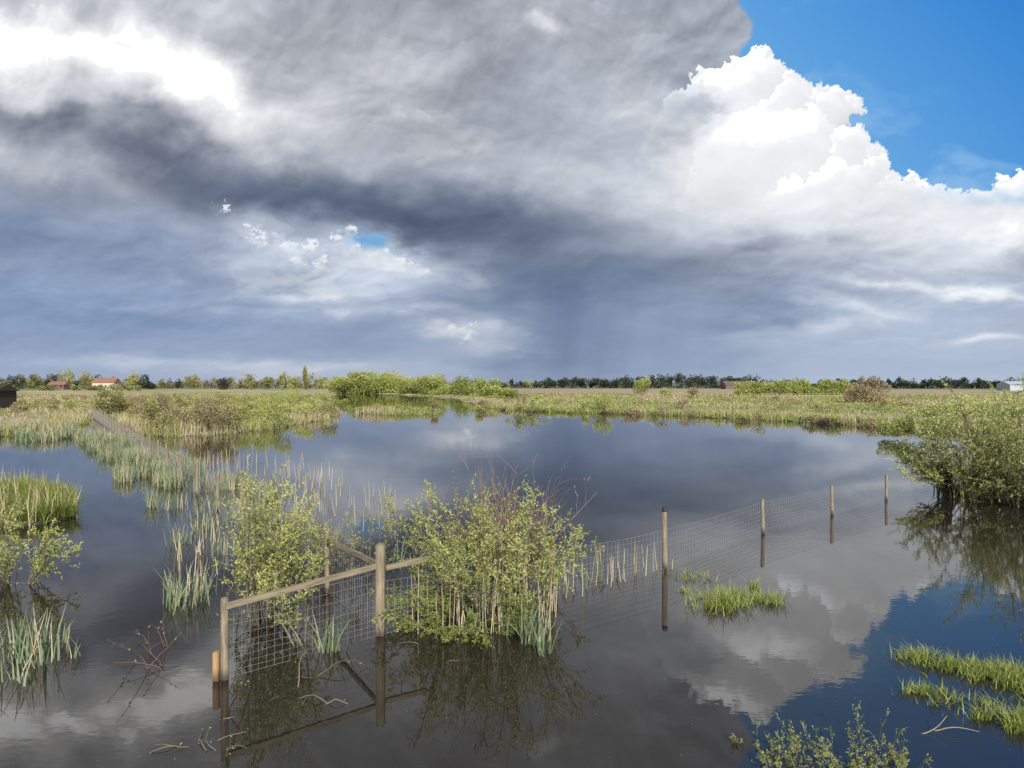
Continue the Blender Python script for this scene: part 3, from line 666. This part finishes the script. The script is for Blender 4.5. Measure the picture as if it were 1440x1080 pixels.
for px in (104,130,141,158,170,70,60,190): shrub(b,at(px,330+R.uniform(-8,8),.3),4,3,R.uniform(2.2,3.4),500,.6,0,R.uniform(.2,.5),6)
b.obj('garden_hedge',[MO,MK])

# ---------------------------------------------------------------- buildings
WHT=flat('white_render',(.50,.46,.41),.8,0,.06,3); ROOF=flat('red_roof_tiles',(.25,.13,.09),.8,0,.2,2); BRN=flat('brown_roof',(.14,.10,.08),.8,0,.2,2); GLS=flat('window_glass',(.03,.035,.04),.15); BLU=flat('pale_cladding',(.36,.42,.47),.5,0,.05,2)
def house(name,px,d,wd,dp,hw,hr,wall,roof,win=True):
    e=empty(name,tuple(at(px,d,.3)))
    bm=bmesh.new(); bmesh.ops.create_cube(bm,size=1); bmesh.ops.scale(bm,vec=(wd,dp,hw),verts=bm.verts); bmesh.ops.translate(bm,vec=(0,0,hw/2),verts=bm.verts)
    bm_obj('walls',bm,wall,e)
    bm=bmesh.new(); x=wd/2+.3; y=dp/2+.4
    vs=[bm.verts.new(q_) for q_ in [(-x,-y,hw-.1),(x,-y,hw-.1),(x,y,hw-.1),(-x,y,hw-.1),(-x,0,hr),(x,0,hr)]]
    for f in [(0,1,5,4),(2,3,4,5),(0,4,3),(1,2,5),(3,2,1,0)]: bm.faces.new([vs[i] for i in f])
    bm_obj('roof',bm,roof,e)
    if win:
        k=max(2,int(wd/3)); i=0
        for z in ([1.1,3.6] if hw>4.5 else [1.3]):
            for j in range(k):
                bm=bmesh.new(); bmesh.ops.create_cube(bm,size=1); bmesh.ops.scale(bm,vec=(1.1,.08,1.2),verts=bm.verts); i+=1
                bm_obj('window_%d'%i,bm,GLS,e,((j+.5)/k*wd-wd/2,-dp/2-.03,z+.6))
        bm=bmesh.new(); bmesh.ops.create_cube(bm,size=1); bmesh.ops.scale(bm,vec=(.6,.6,1.6),verts=bm.verts); bm_obj('chimney',bm,roof,e,(wd*.3,0,hr+.3))
    return e
house('house',150,380,12,7,4.0,6.6,WHT,ROOF); house('house',84,380,9,7,2.8,4.6,BRN,ROOF)
house('barn',1040,420,20,10,2.6,5,BRN,BRN,False); house('barn',1434,330,16,9,3,4.6,BLU,BLU,False)
house('bird_hide',-22,88,5.4,4,2.4,3.1,WOODD,WOODD,False)
F3=empty('paddock_fence')
b=B()
for a_,c_,k in [((40,200),(140,185),26),((1050,150),(1215,165),34),((905,170),(1050,150),20)]:
    A=at(*a_,.3);C=at(*c_,.3)
    for t_ in np.linspace(0,1,k):
        p=A+(C-A)*t_; tube(b,np.array([p,p+[0,0,1.1]]),.045,0,.7,4)
    for z in (.5,1.0): tube(b,np.array([A+[0,0,z],C+[0,0,z]]),.02,0,.6,4)
o=b.obj('posts_and_rails',[MS]); o.parent=F3

# ---------------------------------------------------------------- bank grass
def scatter(n,rmin,rmax,amax=44):
    r=np.sqrt(R.uniform(rmin**2,rmax**2,n)); a_=np.radians(R.uniform(-amax,amax,n)); return r*np.sin(a_),r*np.cos(a_)
b=B()
x,y=scatter(400000,17,110); z,s=height(x,y); k=(s>-.25)&(s<2.6)&(R.random(len(x))<.9); x,y,z,s=x[k],y[k],z[k],s[k]
x,y,z,s=[q_[:60000] for q_ in (x,y,z,s)]
dd=np.hypot(x,y); nz=fbm(x/4,y/4,8); dry=R.random(len(x))<np.clip((nz-.34)*2.0+np.where(x<-12,.2,0),.08,.85)
base=np.column_stack([x,y,np.maximum(z,-.05)-.03]); hh=R.uniform(.25,.75,len(x))*(.6+.8*nz)
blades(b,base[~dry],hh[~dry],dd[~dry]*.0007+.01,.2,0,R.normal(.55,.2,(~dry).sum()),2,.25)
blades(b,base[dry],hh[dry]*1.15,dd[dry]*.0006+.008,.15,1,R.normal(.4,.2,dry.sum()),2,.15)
b.obj('bank_grass',[MG,MS])
b=B()
x,y=scatter(90000,50,230); z,s=height(x,y); k=(s>2); x,y,z=x[k],y[k],z[k]
dd=np.hypot(x,y); nz=fbm(x/10,y/25,18); dry=R.random(len(x))<np.clip((nz-.34)*3.5+np.where(x<-12,.2,0),.05,.92)
base=np.column_stack([x,y,z-.03]); hh=R.uniform(.12,.4,len(x))*(.5+nz)
blades(b,base[~dry],hh[~dry],dd[~dry]*.0014+.02,.3,0,R.normal(.5,.2,(~dry).sum()),2,.3)
blades(b,base[dry],hh[dry],dd[dry]*.0012+.02,.3,1,R.normal(.25,.2,dry.sum()),2,.2)
b.obj('meadow_grass',[MG,MS])
b=B(); x,y=scatter(1400,5,22,42); n_=len(x); a_=R.uniform(0,6.28,n_); ln=R.uniform(.004,.02,n_)
d=np.column_stack([np.cos(a_),np.sin(a_),np.zeros(n_)]); s_=np.column_stack([-np.sin(a_),np.cos(a_),np.zeros(n_)]); p=np.column_stack([x,y,np.full(n_,.004)])
vv=np.stack([p,p+(d*.5+s_*.25)*ln[:,None],p+d*ln[:,None],p+(d*.5-s_*.25)*ln[:,None]],1); b.add(vv,np.arange(n_*4).reshape(-1,4),0,.3)
b.obj('floating_debris',[MS])
print("done")
